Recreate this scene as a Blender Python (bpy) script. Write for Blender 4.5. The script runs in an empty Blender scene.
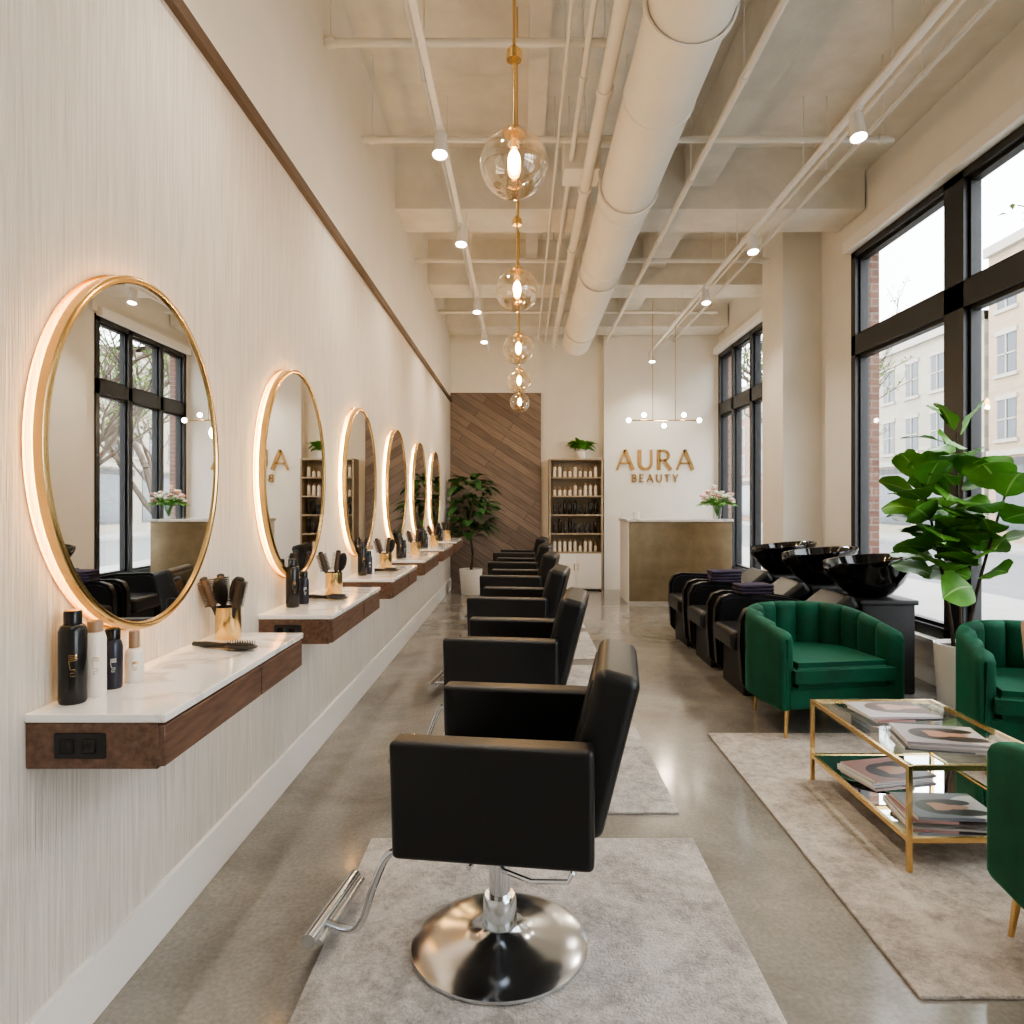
import bpy, bmesh, math, random
from mathutils import Vector, Matrix
random.seed(7)
S=bpy.context.scene
C=S.collection
pi=math.pi
# ---------------------------------------------------------------- materials
def newmat(name):
    m=bpy.data.materials.new(name); m.use_nodes=True
    nt=m.node_tree; b=nt.nodes['Principled BSDF']
    return m,nt,b
def mat(name,col,rough=.5,metal=0,emit=None,es=0,sheen=0,coat=0,noise=0,nscale=20,bump=0,bscale=60,stretch=(1,1,1),col2=None,trans=0,spec=.5,lo=.32,hi=.68,dist=0):
    m,nt,b=newmat(name)
    b.inputs['Base Color'].default_value=(*col,1)
    b.inputs['Roughness'].default_value=rough
    b.inputs['Metallic'].default_value=metal
    b.inputs['Specular IOR Level'].default_value=spec
    if sheen:
        b.inputs['Sheen Weight'].default_value=sheen; b.inputs['Sheen Roughness'].default_value=.3
        b.inputs['Sheen Tint'].default_value=(col[0]*3+.03,min(1,col[1]*3+.1),col[2]*3+.05,1)
    if coat: b.inputs['Coat Weight'].default_value=coat; b.inputs['Coat Roughness'].default_value=.08
    if emit: b.inputs['Emission Color'].default_value=(*emit,1); b.inputs['Emission Strength'].default_value=es
    if trans: b.inputs['Transmission Weight'].default_value=trans
    L=nt.links
    tc=nt.nodes.new('ShaderNodeTexCoord'); mp=nt.nodes.new('ShaderNodeMapping'); mp.inputs['Scale'].default_value=stretch
    L.new(tc.outputs['Object'],mp.inputs['Vector'])
    if col2 or noise:
        n=nt.nodes.new('ShaderNodeTexNoise'); n.inputs['Scale'].default_value=nscale; n.inputs['Detail'].default_value=6; n.inputs['Roughness'].default_value=.6; n.inputs['Distortion'].default_value=dist
        L.new(mp.outputs[0],n.inputs['Vector'])
        r=nt.nodes.new('ShaderNodeValToRGB'); r.color_ramp.elements[0].position=lo; r.color_ramp.elements[1].position=hi
        c2=col2 or tuple(max(0,c*(1-noise)) for c in col)
        r.color_ramp.elements[0].color=(*c2,1); r.color_ramp.elements[1].color=(*col,1)
        L.new(n.outputs['Fac'],r.inputs[0]); L.new(r.outputs[0],b.inputs['Base Color'])
    if bump:
        n2=nt.nodes.new('ShaderNodeTexNoise'); n2.inputs['Scale'].default_value=bscale; n2.inputs['Detail'].default_value=4
        L.new(mp.outputs[0],n2.inputs['Vector'])
        bp=nt.nodes.new('ShaderNodeBump'); bp.inputs['Strength'].default_value=bump; bp.inputs['Distance'].default_value=.01
        L.new(n2.outputs['Fac'],bp.inputs['Height']); L.new(bp.outputs[0],b.inputs['Normal'])
    return m
M={}
M['cream']=mat('cream_plaster',(.815,.785,.725),.75,noise=.05,nscale=3,bump=.05,bscale=30)
M['ceil']=mat('painted_concrete',(.83,.80,.74),.8,noise=.15,nscale=3,bump=.7,bscale=9)
M['reed']=mat('whitewashed_wood',(.785,.735,.67),.6,col2=(.58,.53,.47),nscale=3,stretch=(1,34,1.0),bump=.5,bscale=6)
M['basew']=mat('white_baseboard',(.83,.81,.775),.45)
M['white']=mat('white_paint',(.85,.83,.80),.45)
M['trim']=mat('brown_trim',(.13,.085,.058),.5,noise=.3,stretch=(20,1,20))
M['walnut']=mat('walnut',(.19,.105,.068),.42,col2=(.08,.043,.028),nscale=5,stretch=(12,1.2,12))
M['marble']=mat('marble',(.86,.84,.82),.10,col2=(.52,.50,.485),nscale=4.5,coat=.3,lo=.38,hi=.52,dist=1.5)
M['gold']=mat('brushed_gold',(.80,.55,.25),.22,1)
M['signgold']=mat('satin_gold_lettering',(.36,.225,.085),.42,.5)
M['brassd']=mat('aged_brass',(.40,.325,.215),.42,.8,col2=(.28,.225,.145),nscale=4,stretch=(1,1,1))
M['chrome']=mat('chrome',(.72,.74,.77),.10,1)
M['steel']=mat('brushed_steel',(.68,.71,.75),.15,1)
M['leather']=mat('black_leather',(.008,.008,.009),.36,bump=.12,bscale=120,spec=.45)
M['blackg']=mat('gloss_black',(.005,.005,.006),.10,coat=.3)
M['blackm']=mat('matte_black',(.012,.012,.013),.5)
M['frame']=mat('window_black_metal',(.018,.018,.02),.4)
M['velvet']=mat('emerald_velvet',(.002,.080,.042),.7,col2=(.001,.042,.022),nscale=5,sheen=.6,spec=.3,bump=.15,bscale=12)
M['mirror']=mat('mirror_silver',(.93,.93,.92),.0,1)
M['led']=mat('led_warm',(1,.8,.5),.5,emit=(1,.68,.26),es=44)
M['backing']=mat('mirror_backing_gold',(.55,.40,.20),.6)
M['bulb']=mat('bulb_warm',(1,.8,.5),.5,emit=(1,.56,.18),es=50)
M['lens']=mat('lamp_lens',(1,.9,.8),.5,emit=(1,.88,.68),es=34)
M['potw']=mat('white_ceramic',(.82,.80,.76),.35)
M['soil']=mat('soil',(.04,.025,.015),.9,noise=.5)
M['leaf']=mat('leaf_green',(.14,.36,.055),.42,col2=(.07,.23,.03),nscale=6)
M['leafv']=mat('leaf_vein',(.32,.54,.18),.45)
M['leafd']=mat('leaf_dark',(.045,.14,.03),.4,col2=(.02,.07,.015),nscale=6)
M['leafl']=mat('leaf_spring',(.17,.30,.05),.6,noise=.3)
M['bark']=mat('bark',(.075,.055,.04),.85,noise=.4,bump=.4,bscale=20)
M['bw']=mat('bottle_white',(.82,.76,.68),.35)
M['bb']=mat('bottle_black',(.010,.010,.011),.22)
M['bn']=mat('bottle_navy',(.015,.017,.032),.3)
M['ba']=mat('bottle_tan',(.35,.23,.14),.35)
M['bristle']=mat('bristle',(.02,.015,.012),.8)
M['barrel']=mat('brush_barrel_tan',(.12,.07,.04),.5)
M['tan']=mat('tan_oak',(.42,.345,.25),.5,noise=.2,stretch=(10,10,1))
M['towel']=mat('plum_towel',(.045,.035,.065),.95,bump=.5,bscale=150)
M['pinkf']=mat('petal_pink',(.80,.42,.42),.6); M['whitef']=mat('petal_white',(.88,.84,.76),.6)
M['pillow']=mat('blush_fabric',(.62,.42,.36),.9,bump=.3,bscale=120)
M['paper']=mat('paper',(.70,.68,.65),.6)
M['road']=mat('asphalt',(.17,.17,.175),.85,noise=.2,nscale=3)
M['walk']=mat('sidewalk',(.34,.33,.31),.85,noise=.15,nscale=2)
M['stone']=mat('cornice_stone',(.36,.33,.285),.85,noise=.1,nscale=2)
M['dglass']=mat('dark_glass',(.04,.05,.06),.15)
def magmat(name,bg,hair,skin,cloth,ox,oy,sc):
    m,nt,b=newmat(name); L=nt.links; b.inputs['Roughness'].default_value=.3
    tc=nt.nodes.new('ShaderNodeTexCoord')
    def ell(cx,cy,rx,ry,col,prev):
        cx=cx*sc+ox; cy=cy*sc+oy; rx*=sc; ry*=sc
        mp=nt.nodes.new('ShaderNodeMapping'); mp.inputs['Location'].default_value=(-cx/rx,-cy/ry,0); mp.inputs['Scale'].default_value=(1/rx,1/ry,0)
        L.new(tc.outputs['Object'],mp.inputs['Vector'])
        ln=nt.nodes.new('ShaderNodeVectorMath'); ln.operation='LENGTH'; L.new(mp.outputs[0],ln.inputs[0])
        lt=nt.nodes.new('ShaderNodeMath'); lt.operation='LESS_THAN'; lt.inputs[1].default_value=1; L.new(ln.outputs['Value'],lt.inputs[0])
        mx=nt.nodes.new('ShaderNodeMixRGB'); L.new(lt.outputs[0],mx.inputs[0]); mx.inputs[2].default_value=(*col,1)
        if prev is None: mx.inputs[1].default_value=(*bg,1)
        else: L.new(prev,mx.inputs[1])
        return mx.outputs[0]
    cur=ell(0,-.20,.13,.14,cloth,None); cur=ell(0,.0,.078,.10,hair,cur); cur=ell(-.055,-.09,.035,.10,hair,cur); cur=ell(.05,-.07,.035,.09,hair,cur)
    cur=ell(0,-.07,.024,.06,skin,cur); cur=ell(.004,.0,.042,.060,skin,cur); cur=ell(-.012,.055,.052,.024,hair,cur)
    L.new(cur,b.inputs['Base Color']); return m
mags=[magmat('magazine_cover_portrait',(.30,.27,.27),(.03,.015,.01),(.38,.19,.12),(.50,.44,.40),.0,.02,1.05),magmat('magazine_cover_rose',(.32,.17,.16),(.02,.012,.01),(.36,.18,.12),(.06,.03,.05),-.03,0,1.25),magmat('magazine_cover_mauve',(.42,.39,.41),(.09,.04,.02),(.42,.23,.15),(.14,.06,.11),.03,-.01,1.2),magmat('magazine_cover_grey',(.15,.16,.19),(.01,.01,.01),(.38,.21,.15),(.48,.45,.44),-.02,.03,.95)]
# concrete floor
m,nt,b=newmat('polished_concrete'); M['floor']=m; L=nt.links
tc=nt.nodes.new('ShaderNodeTexCoord')
n=nt.nodes.new('ShaderNodeTexNoise'); n.inputs['Scale'].default_value=1.3; n.inputs['Detail'].default_value=12; n.inputs['Roughness'].default_value=.7; n.inputs['Distortion'].default_value=.5
r=nt.nodes.new('ShaderNodeValToRGB'); r.color_ramp.elements[0].position=.32; r.color_ramp.elements[1].position=.68
r.color_ramp.elements[0].color=(.172,.160,.140,1); r.color_ramp.elements[1].color=(.315,.300,.272,1)
L.new(tc.outputs['Object'],n.inputs['Vector']); L.new(n.outputs['Fac'],r.inputs[0])
v=nt.nodes.new('ShaderNodeTexNoise'); v.inputs['Scale'].default_value=60; v.inputs['Detail'].default_value=6
L.new(tc.outputs['Object'],v.inputs['Vector'])
mx=nt.nodes.new('ShaderNodeMixRGB'); mx.blend_type='OVERLAY'; mx.inputs[0].default_value=.35
L.new(r.outputs[0],mx.inputs[1]); L.new(v.outputs['Fac'],mx.inputs[2]); L.new(mx.outputs[0],b.inputs['Base Color'])
mr=nt.nodes.new('ShaderNodeMapRange'); mr.inputs['To Min'].default_value=.06; mr.inputs['To Max'].default_value=.21
L.new(n.outputs['Fac'],mr.inputs[0]); L.new(mr.outputs[0],b.inputs['Roughness']); b.inputs['Specular IOR Level'].default_value=.7
# rug
def rugmat(name,a,c):
    m,nt,b=newmat(name); L=nt.links
    tc=nt.nodes.new('ShaderNodeTexCoord')
    n=nt.nodes.new('ShaderNodeTexNoise'); n.inputs['Scale'].default_value=22; n.inputs['Detail'].default_value=12; n.inputs['Roughness'].default_value=.9
    n3=nt.nodes.new('ShaderNodeTexNoise'); n3.inputs['Scale'].default_value=3.5; n3.inputs['Detail'].default_value=7; n3.inputs['Roughness'].default_value=.7
    L.new(tc.outputs['Object'],n.inputs['Vector']); L.new(tc.outputs['Object'],n3.inputs['Vector'])
    ad=nt.nodes.new('ShaderNodeMath'); ad.operation='MULTIPLY_ADD'; ad.inputs[1].default_value=.6
    m2=nt.nodes.new('ShaderNodeMath'); m2.operation='MULTIPLY'; m2.inputs[1].default_value=.4
    L.new(n3.outputs['Fac'],m2.inputs[0]); L.new(n.outputs['Fac'],ad.inputs[0]); L.new(m2.outputs[0],ad.inputs[2])
    r=nt.nodes.new('ShaderNodeValToRGB'); r.color_ramp.elements[0].position=.43; r.color_ramp.elements[1].position=.56
    r.color_ramp.elements[0].color=(*a,1); r.color_ramp.elements[1].color=(*c,1)
    L.new(ad.outputs[0],r.inputs[0]); L.new(r.outputs[0],b.inputs['Base Color'])
    b.inputs['Roughness'].default_value=.95
    bp=nt.nodes.new('ShaderNodeBump'); bp.inputs['Strength'].default_value=.9; bp.inputs['Distance'].default_value=.012
    n2=nt.nodes.new('ShaderNodeTexNoise'); n2.inputs['Scale'].default_value=110; n2.inputs['Detail'].default_value=3
    L.new(tc.outputs['Object'],n2.inputs['Vector']); L.new(n2.outputs['Fac'],bp.inputs['Height']); L.new(bp.outputs[0],b.inputs['Normal'])
    return m
M['rug']=rugmat('distressed_rug',(.29,.27,.255),(.58,.555,.53))
M['rug2']=rugmat('distressed_rug_beige',(.31,.275,.245),(.60,.55,.50))
def brickmat(name,c1,c2,mort,scale,bw,rh,rot,msz=.01,rough=.6,vertical='XZ',grain=False,off=.5):
    m,nt,b=newmat(name); L=nt.links
    tc=nt.nodes.new('ShaderNodeTexCoord')
    sp=nt.nodes.new('ShaderNodeSeparateXYZ'); cb=nt.nodes.new('ShaderNodeCombineXYZ'); L.new(tc.outputs['Object'],sp.inputs[0])
    if vertical=='XZ': L.new(sp.outputs['X'],cb.inputs['X'])
    elif vertical=='S':
        sm=nt.nodes.new('ShaderNodeMath'); sm.operation='ADD'; L.new(sp.outputs['X'],sm.inputs[0]); L.new(sp.outputs['Y'],sm.inputs[1]); L.new(sm.outputs[0],cb.inputs['X'])
    else: L.new(sp.outputs['Y'],cb.inputs['X'])
    L.new(sp.outputs['Z'],cb.inputs['Y'])
    mp=nt.nodes.new('ShaderNodeMapping'); mp.inputs['Rotation'].default_value=(0,0,rot); L.new(cb.outputs[0],mp.inputs['Vector'])
    br=nt.nodes.new('ShaderNodeTexBrick'); br.inputs['Scale'].default_value=scale; br.inputs['Brick Width'].default_value=bw; br.inputs['Row Height'].default_value=rh
    br.inputs['Mortar Size'].default_value=msz; br.inputs['Color1'].default_value=(*c1,1); br.inputs['Color2'].default_value=(*c2,1); br.inputs['Mortar'].default_value=(*mort,1)
    br.offset=off
    L.new(mp.outputs[0],br.inputs['Vector'])
    out=br.outputs['Color']
    if grain:
        mp2=nt.nodes.new('ShaderNodeMapping'); mp2.inputs['Scale'].default_value=(1.2,26,1); L.new(mp.outputs[0],mp2.inputs['Vector'])
        n=nt.nodes.new('ShaderNodeTexNoise'); n.inputs['Scale'].default_value=2.5; n.inputs['Detail'].default_value=6; L.new(mp2.outputs[0],n.inputs['Vector'])
        mx=nt.nodes.new('ShaderNodeMixRGB'); mx.blend_type='OVERLAY'; mx.inputs[0].default_value=.7
        L.new(out,mx.inputs[1]); L.new(n.outputs['Fac'],mx.inputs[2]); out=mx.outputs[0]
    L.new(out,b.inputs['Base Color']); b.inputs['Roughness'].default_value=rough
    return m
M['plank']=brickmat('diagonal_walnut_planks',(.255,.20,.165),(.155,.118,.096),(.07,.052,.042),1,1.7,.13,math.radians(33),.004,.5,grain=True,off=.37)
M['brick']=brickmat('muted_brown_brick',(.20,.10,.072),(.14,.07,.05),(.22,.19,.165),1,.22,.075,0,.008,.85,'S')
M['facade1']=brickmat('tan_brick_facade',(.36,.265,.175),(.29,.21,.14),(.34,.28,.22),1,.6,.2,0,.012,.9,'YZ')
M['facade2']=brickmat('red_brick_facade',(.27,.15,.10),(.21,.115,.08),(.32,.25,.21),1,.6,.2,0,.012,.9,'YZ')
M['facade3']=brickmat('grey_stone_facade',(.36,.32,.255),(.30,.265,.21),(.25,.23,.19),1,1.2,.5,0,.015,.9,'YZ')
def glassmat(name,tint,edge,base=.04,power=3):
    m=bpy.data.materials.new(name); m.use_nodes=True; nt=m.node_tree; nt.nodes.clear(); L=nt.links
    o=nt.nodes.new('ShaderNodeOutputMaterial'); t=nt.nodes.new('ShaderNodeBsdfTransparent'); g=nt.nodes.new('ShaderNodeBsdfGlossy')
    t.inputs[0].default_value=(*tint,1); g.inputs['Roughness'].default_value=.02; g.inputs[0].default_value=(1,1,1,1)
    lw=nt.nodes.new('ShaderNodeLayerWeight'); lw.inputs[0].default_value=.5
    pw=nt.nodes.new('ShaderNodeMath'); pw.operation='POWER'; pw.inputs[1].default_value=power
    L.new(lw.outputs['Facing'],pw.inputs[0])
    mu=nt.nodes.new('ShaderNodeMath'); mu.operation='MULTIPLY_ADD'; mu.inputs[1].default_value=edge; mu.inputs[2].default_value=base
    L.new(pw.outputs[0],mu.inputs[0])
    mx=nt.nodes.new('ShaderNodeMixShader'); L.new(mu.outputs[0],mx.inputs[0]); L.new(t.outputs[0],mx.inputs[1]); L.new(g.outputs[0],mx.inputs[2]); L.new(mx.outputs[0],o.inputs[0])
    return m
M['glass']=glassmat('window_glass',(.98,.99,.99),.3,.03)
M['gglobe']=glassmat('clear_globe_glass',(.96,.87,.72),.6,.16,2.0)
M['tglass']=glassmat('table_glass',(.93,.97,.95),.4,.04,3)
# ---------------------------------------------------------------- geometry builder
class G:
    def __init__(s): s.bm=bmesh.new(); s.mats=[]; s.bev=False
    def mi(s,m):
        m=M[m] if isinstance(m,str) else m
        if m not in s.mats: s.mats.append(m)
        return s.mats.index(m)
    def add(s,b2,m,X=None,smooth=True):
        i=s.mi(m)
        if X is not None: bmesh.ops.transform(b2,matrix=X,verts=b2.verts)
        for f in b2.faces: f.material_index=i; f.smooth=smooth
        t=bpy.data.meshes.new('t'); b2.to_mesh(t); b2.free(); s.bm.from_mesh(t); bpy.data.meshes.remove(t)
        return s
    def box(s,a,b,m,bev=0,seg=3,X=None):
        b2=bmesh.new(); bmesh.ops.create_cube(b2,size=1)
        c=[(a[i]+b[i])/2 for i in range(3)]; d=[abs(b[i]-a[i]) for i in range(3)]
        bmesh.ops.transform(b2,matrix=Matrix.Diagonal((d[0],d[1],d[2],1)),verts=b2.verts)
        if bev:
            bmesh.ops.bevel(b2,geom=list(b2.edges),offset=bev,segments=seg,affect='EDGES',profile=.5); s.bev=True
        T=Matrix.Translation(c)
        return s.add(b2,m,(X@T) if X is not None else T)
    def cyl(s,p,q,r,m,r2=None,seg=24):
        p=Vector(p); q=Vector(q); d=q-p; b2=bmesh.new()
        bmesh.ops.create_cone(b2,cap_ends=True,segments=seg,radius1=r,radius2=r if r2 is None else r2,depth=d.length)
        R=d.to_track_quat('Z','Y').to_matrix().to_4x4()
        return s.add(b2,m,Matrix.Translation((p+q)/2)@R)
    def sph(s,c,r,m,sc=(1,1,1),seg=20,X=None):
        b2=bmesh.new(); bmesh.ops.create_uvsphere(b2,u_segments=seg,v_segments=max(6,seg*2//3),radius=r)
        T=Matrix.Translation(c)@Matrix.Diagonal((*sc,1))
        return s.add(b2,m,(X@T) if X is not None else T)
    def lathe(s,prof,m,X=None,seg=32,closed=False):
        b2=bmesh.new(); rings=[]
        for r,z in prof:
            if r<1e-6: rings.append([b2.verts.new((0,0,z))])
            else: rings.append([b2.verts.new((r*math.cos(2*pi*k/seg),r*math.sin(2*pi*k/seg),z)) for k in range(seg)])
        pr=list(zip(rings[:-1],rings[1:]))
        if closed: pr.append((rings[-1],rings[0]))
        for A,B in pr:
            for k in range(seg):
                k2=(k+1)%seg
                if len(A)==1 and len(B)==1: continue
                if len(A)==1: b2.faces.new((A[0],B[k2],B[k]))
                elif len(B)==1: b2.faces.new((A[k],A[k2],B[0]))
                else: b2.faces.new((A[k],A[k2],B[k2],B[k]))
        bmesh.ops.recalc_face_normals(b2,faces=b2.faces)
        return s.add(b2,m,X)
    def tube(s,pts,r,m,seg=8,X=None):
        pts=[Vector(p) for p in pts]; n=len(pts); rs=r if isinstance(r,(list,tuple)) else [r]*n
        b2=bmesh.new(); rings=[]; up=Vector((0,0,1))
        for i,p in enumerate(pts):
            t=(pts[min(i+1,n-1)]-pts[max(i-1,0)]).normalized()
            a=t.cross(up)
            if a.length<.05: a=t.cross(Vector((1,0,0)))
            a.normalize(); bb=t.cross(a).normalized()
            rings.append([b2.verts.new(p+rs[i]*(a*math.cos(2*pi*k/seg)+bb*math.sin(2*pi*k/seg))) for k in range(seg)])
        for A,B in zip(rings[:-1],rings[1:]):
            for k in range(seg): b2.faces.new((A[k],A[(k+1)%seg],B[(k+1)%seg],B[k]))
        b2.faces.new(rings[0][::-1]); b2.faces.new(rings[-1])
        return s.add(b2,m,X)
    def prism(s,poly,z0,z1,m,bev=0,seg=3,X=None):
        b2=bmesh.new(); vs=[b2.verts.new((x,y,z0)) for x,y in poly]; f=b2.faces.new(vs)
        ex=bmesh.ops.extrude_face_region(b2,geom=[f]); 
        for v in ex['geom']:
            if isinstance(v,bmesh.types.BMVert): v.co.z=z1
        bmesh.ops.recalc_face_normals(b2,faces=b2.faces)
        if bev:
            ed=[e for e in b2.edges if abs(e.verts[0].co.z-e.verts[1].co.z)<1e-5]
            bmesh.ops.bevel(b2,geom=ed,offset=bev,segments=seg,affect='EDGES'); s.bev=True
        return s.add(b2,m,X)
    def leaf(s,base,d,L,W,m,droop=.3,roll=0,nu=8,clampx=None,fold=.35,stem=0,vein=None):
        d=Vector(d).normalized(); side=d.cross(Vector((0,0,1)))
        if side.length<.1: side=Vector((1,0,0))
        side.normalize(); up=side.cross(d).normalized()
        R=Matrix.Rotation(roll,3,d); side=R@side; up=R@up
        base=Vector(base)+d*stem
        im=s.mi(m); iv=s.mi(vein) if vein else im
        cols=(-1,-.55,-.05,.05,.55,1) if vein else (-1,-.5,0,.5,1)
        rows=[]
        for i in range(nu+1):
            u=i/nu; w=W*.5*(math.sin(pi*min(1,u**.8*.98+.01))**.75)*(.75+.5*u)
            if i==0 or i==nu: w=W*.02
            p=base+d*L*u-Vector((0,0,1))*droop*L*u*u
            row=[]
            for vv in cols:
                wav=.025*L*math.sin(u*11+vv*3)*abs(vv)
                q=p+side*w*vv+up*(abs(vv)**1.3*w*fold+wav+(.02*w*math.cos(u*nu*pi) if vein and abs(vv)>.4 else 0))
                if clampx is not None: q.x=max(clampx[0],min(clampx[1],q.x))
                row.append(s.bm.verts.new(q))
            rows.append(row)
        for A,B in zip(rows[:-1],rows[1:]):
            for k in range(len(cols)-1):
                f=s.bm.faces.new((A[k],A[k+1],B[k+1],B[k])); f.smooth=True; f.material_index=iv if (vein and k==2) else im
        return s
    def obj(s,name,parent=None,loc=(0,0,0),rot=(0,0,0),angle=42,**kw):
        me=bpy.data.meshes.new(name); s.bm.to_mesh(me); s.bm.free()
        for m in s.mats: me.materials.append(m)
        try: me.set_sharp_from_angle(angle=math.radians(angle))
        except Exception: pass
        o=bpy.data.objects.new(name,me); C.objects.link(o)
        if s.bev:
            w=o.modifiers.new('wn','WEIGHTED_NORMAL'); w.keep_sharp=True
        o.location=loc; o.rotation_euler=rot
        if parent is not None: o.parent=parent
        for k,v in kw.items(): o[k]=v
        return o
def thing(name,label,cat,loc=(0,0,0),rz=0,group=None):
    e=bpy.data.objects.new(name,None); C.objects.link(e); e.empty_display_size=.1
    e.location=loc; e.rotation_euler=(0,0,rz); e['label']=label; e['category']=cat
    if group: e['group']=group
    return e
def dup(o,loc=None,rz=None,parent=None,label=None,rot=None,scale=None):
    n=o.copy(); C.objects.link(n)
    if parent is not None: n.parent=parent
    if loc is not None: n.location=loc
    if rz is not None: n.rotation_euler=(0,0,rz)
    if rot is not None: n.rotation_euler=rot
    if scale is not None: n.scale=scale
    if label: n['label']=label
    for c in list(o.children): dup(c,parent=n)
    return n
def tag(o,label,cat,group=None):
    o['label']=label; o['category']=cat
    if group: o['group']=group
    return o
def light(kind,loc,energy,col,parent=None,rot=(0,0,0),size=.05,angle=110,blend=.8,name='lamp_light'):
    l=bpy.data.lights.new(name,kind); l.energy=energy; l.color=col; l.shadow_soft_size=size
    if kind=='SPOT': l.spot_size=math.radians(angle); l.spot_blend=blend
    o=bpy.data.objects.new(name,l); C.objects.link(o); o.location=loc; o.rotation_euler=rot
    if parent is not None: o.parent=parent
    return o
RY90=Matrix.Rotation(pi/2,4,'Y')
XL=-1.25; XR=3.4; YB=12.3; YN=-3.0; ZC=5.0
BEAMS=(-.3,2.1,6.9,9.3,11.5)
def zceil(x,y):
    if any(b_-.01<=y<=b_+.61 for b_ in BEAMS): return 4.4
    if 1.6<=x<=1.88: return 4.62
    if .05<=x<=.2: return 4.75
    if x>=2.9: return 4.78
    return ZC
# ---------------------------------------------------------------- structure
g=G(); g.box((XL-.3,YN-.3,-.2),(XR+.25,YB+.3,0),'floor'); g.obj('floor',kind='structure')
g=G(); g.box((XL-.3,YN-.3,ZC),(XR+.25,YB+.3,ZC+.2),'ceil')
for y in BEAMS: g.box((XL,y,4.4),(XR-.02,y+.6,ZC+.05),'ceil')
g.box((1.6,YN,4.62),(1.88,YB,ZC+.05),'ceil'); g.box((2.9,YN,4.78),(XR+.02,YB,ZC+.05),'ceil'); g.box((.05,YN,4.75),(.2,YB,ZC+.05),'ceil')
g.obj('ceiling',kind='structure')
g=G(); g.box((XL-.25,YN,-.05),(XL,YB+.1,3.26),'reed'); g.box((XL-.25,YN,3.26),(XL,YB+.1,ZC+.02),'cream'); g.obj('wall_left',kind='structure')
g=G(); g.box((XL-.01,YN,3.255),(XL+.03,YB,3.31),'trim'); g.obj('trim_1',kind='structure')
g=G(); g.box((XL-.01,YN,0),(XL+.016,YB,.19),'basew',.004,2); g.obj('baseboard_left',kind='structure')
g=G(); g.box((XL-.2,YB,-.05),(XR+.2,YB+.25,ZC+.02),'cream'); g.box((1.42,YB-.18,-.02),(XR+.1,YB+.05,ZC),'cream')
g.box((XL,YB-.12,3.42),(.36,YB+.05,ZC),'cream'); g.obj('wall_back',kind='structure')
g=G(); g.box((XL,YB-.10,0),(.33,YB+.02,3.42),'plank'); g.obj('trim_2',kind='structure')
g=G(); g.box((XL-.25,YN-.25,-.05),(XR+.2,YN,ZC+.02),'cream'); g.obj('wall_rear',kind='structure')
ZB,ZT=.40,4.08
wins=[(-2.2,2.5),(3.3,7.19),(9.5,12.06)]
g=G()
X0,X1=XR,XR+.14
XO=X1+.13
g.box((X0,YN-.2,-.05),(X1,YB+.2,ZB),'cream'); g.box((X0,YN-.2,ZT),(X1,YB+.2,ZC+.02),'cream')
pr=YN-.2
for a,b_ in wins+[(YB+.2,0)]:
    g.box((X0,pr,ZB-.001),(X1,a,ZT+.001),'cream'); pr=b_
g.box((X1,YN-.2,-.3),(XO,YB+.5,ZB-.06),'brick'); g.box((X1,YN-.2,ZT),(XO,YB+.5,ZC+1),'brick')
pr=YN-.2
for a,b_ in wins+[(YB+.5,0)]:
    g.box((X1,pr,ZB-.07),(XO,a,ZT+.001),'brick'); pr=b_
g.box((2.96,7.95,0),(XR+.01,8.63,ZC),'cream',.012,2)
for a,b_ in wins[1:]: g.box((X0-.05,a-.12,ZT+.02),(X0,b_+.12 if b_<12 else YB-.18,ZT+.16),'cream')
g.obj('wall_right',kind='structure')
g=G(); 
for a,b_ in ((YN,7.95),(8.63,YB-.18)): g.box((XR-.016,a,0),(XR+.005,b_,.16),'basew',.004,2)
g.obj('baseboard_right',kind='structure')
fx0,fx1=XR-.02,XR+.12
def window(i,a,b_,mull,thick=.09):
    g=G()
    g.box((fx0,a,ZB),(fx1,b_,ZB+.09),'frame'); g.box((fx0,a,ZT-.09),(fx1,b_,ZT),'frame')
    g.box((fx0,a,ZB),(fx1,a+.09,ZT),'frame'); g.box((fx0,b_-.09,ZB),(fx1,b_,ZT),'frame')
    g.box((fx0,a,3.0),(fx1,b_,3.2),'frame')
    for (p,q) in mull: g.box((fx0,p,ZB),(fx1,q,ZT),'frame')
    ed=[a+.09]+[x for pq in mull for x in pq]+[b_-.09]
    for k in range(0,len(ed),2):
        for z0,z1 in ((ZB+.09,3.0),(3.2,ZT-.09)):
            for (u0,u1,w0,w1) in ((ed[k],ed[k]+.03,z0,z1),(ed[k+1]-.03,ed[k+1],z0,z1),(ed[k],ed[k+1],z0,z0+.03),(ed[k],ed[k+1],z1-.03,z1)):
                g.box((fx0+.04,u0,w0),(fx1-.03,u1,w1),'blackm')
    w=g.obj('window_%d'%i,kind='structure')
    g=G(); g.box((XR+.055,a+.05,ZB+.05),(XR+.061,b_-.05,ZT-.05),'glass'); g.obj('window_pane',parent=w)
    g=G(); g.box((XR-.10,a,ZB-.035),(XR,b_,ZB+.0),'white',.004,2); g.obj('window_sill',parent=w)
    g=G(); g.box((XR-.11,a,ZT-.03),(XR-.021,b_,ZT+.09),'white',.01,2); g.obj('shade_cassette',parent=w)
window(1,*wins[1],[(4.3,4.4),(5.36,5.61)])
window(2,*wins[2],[(10.3,10.4),(11.2,11.3)])
window(3,*wins[0],[(-.6,-.5),(.9,1.1)])
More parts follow.
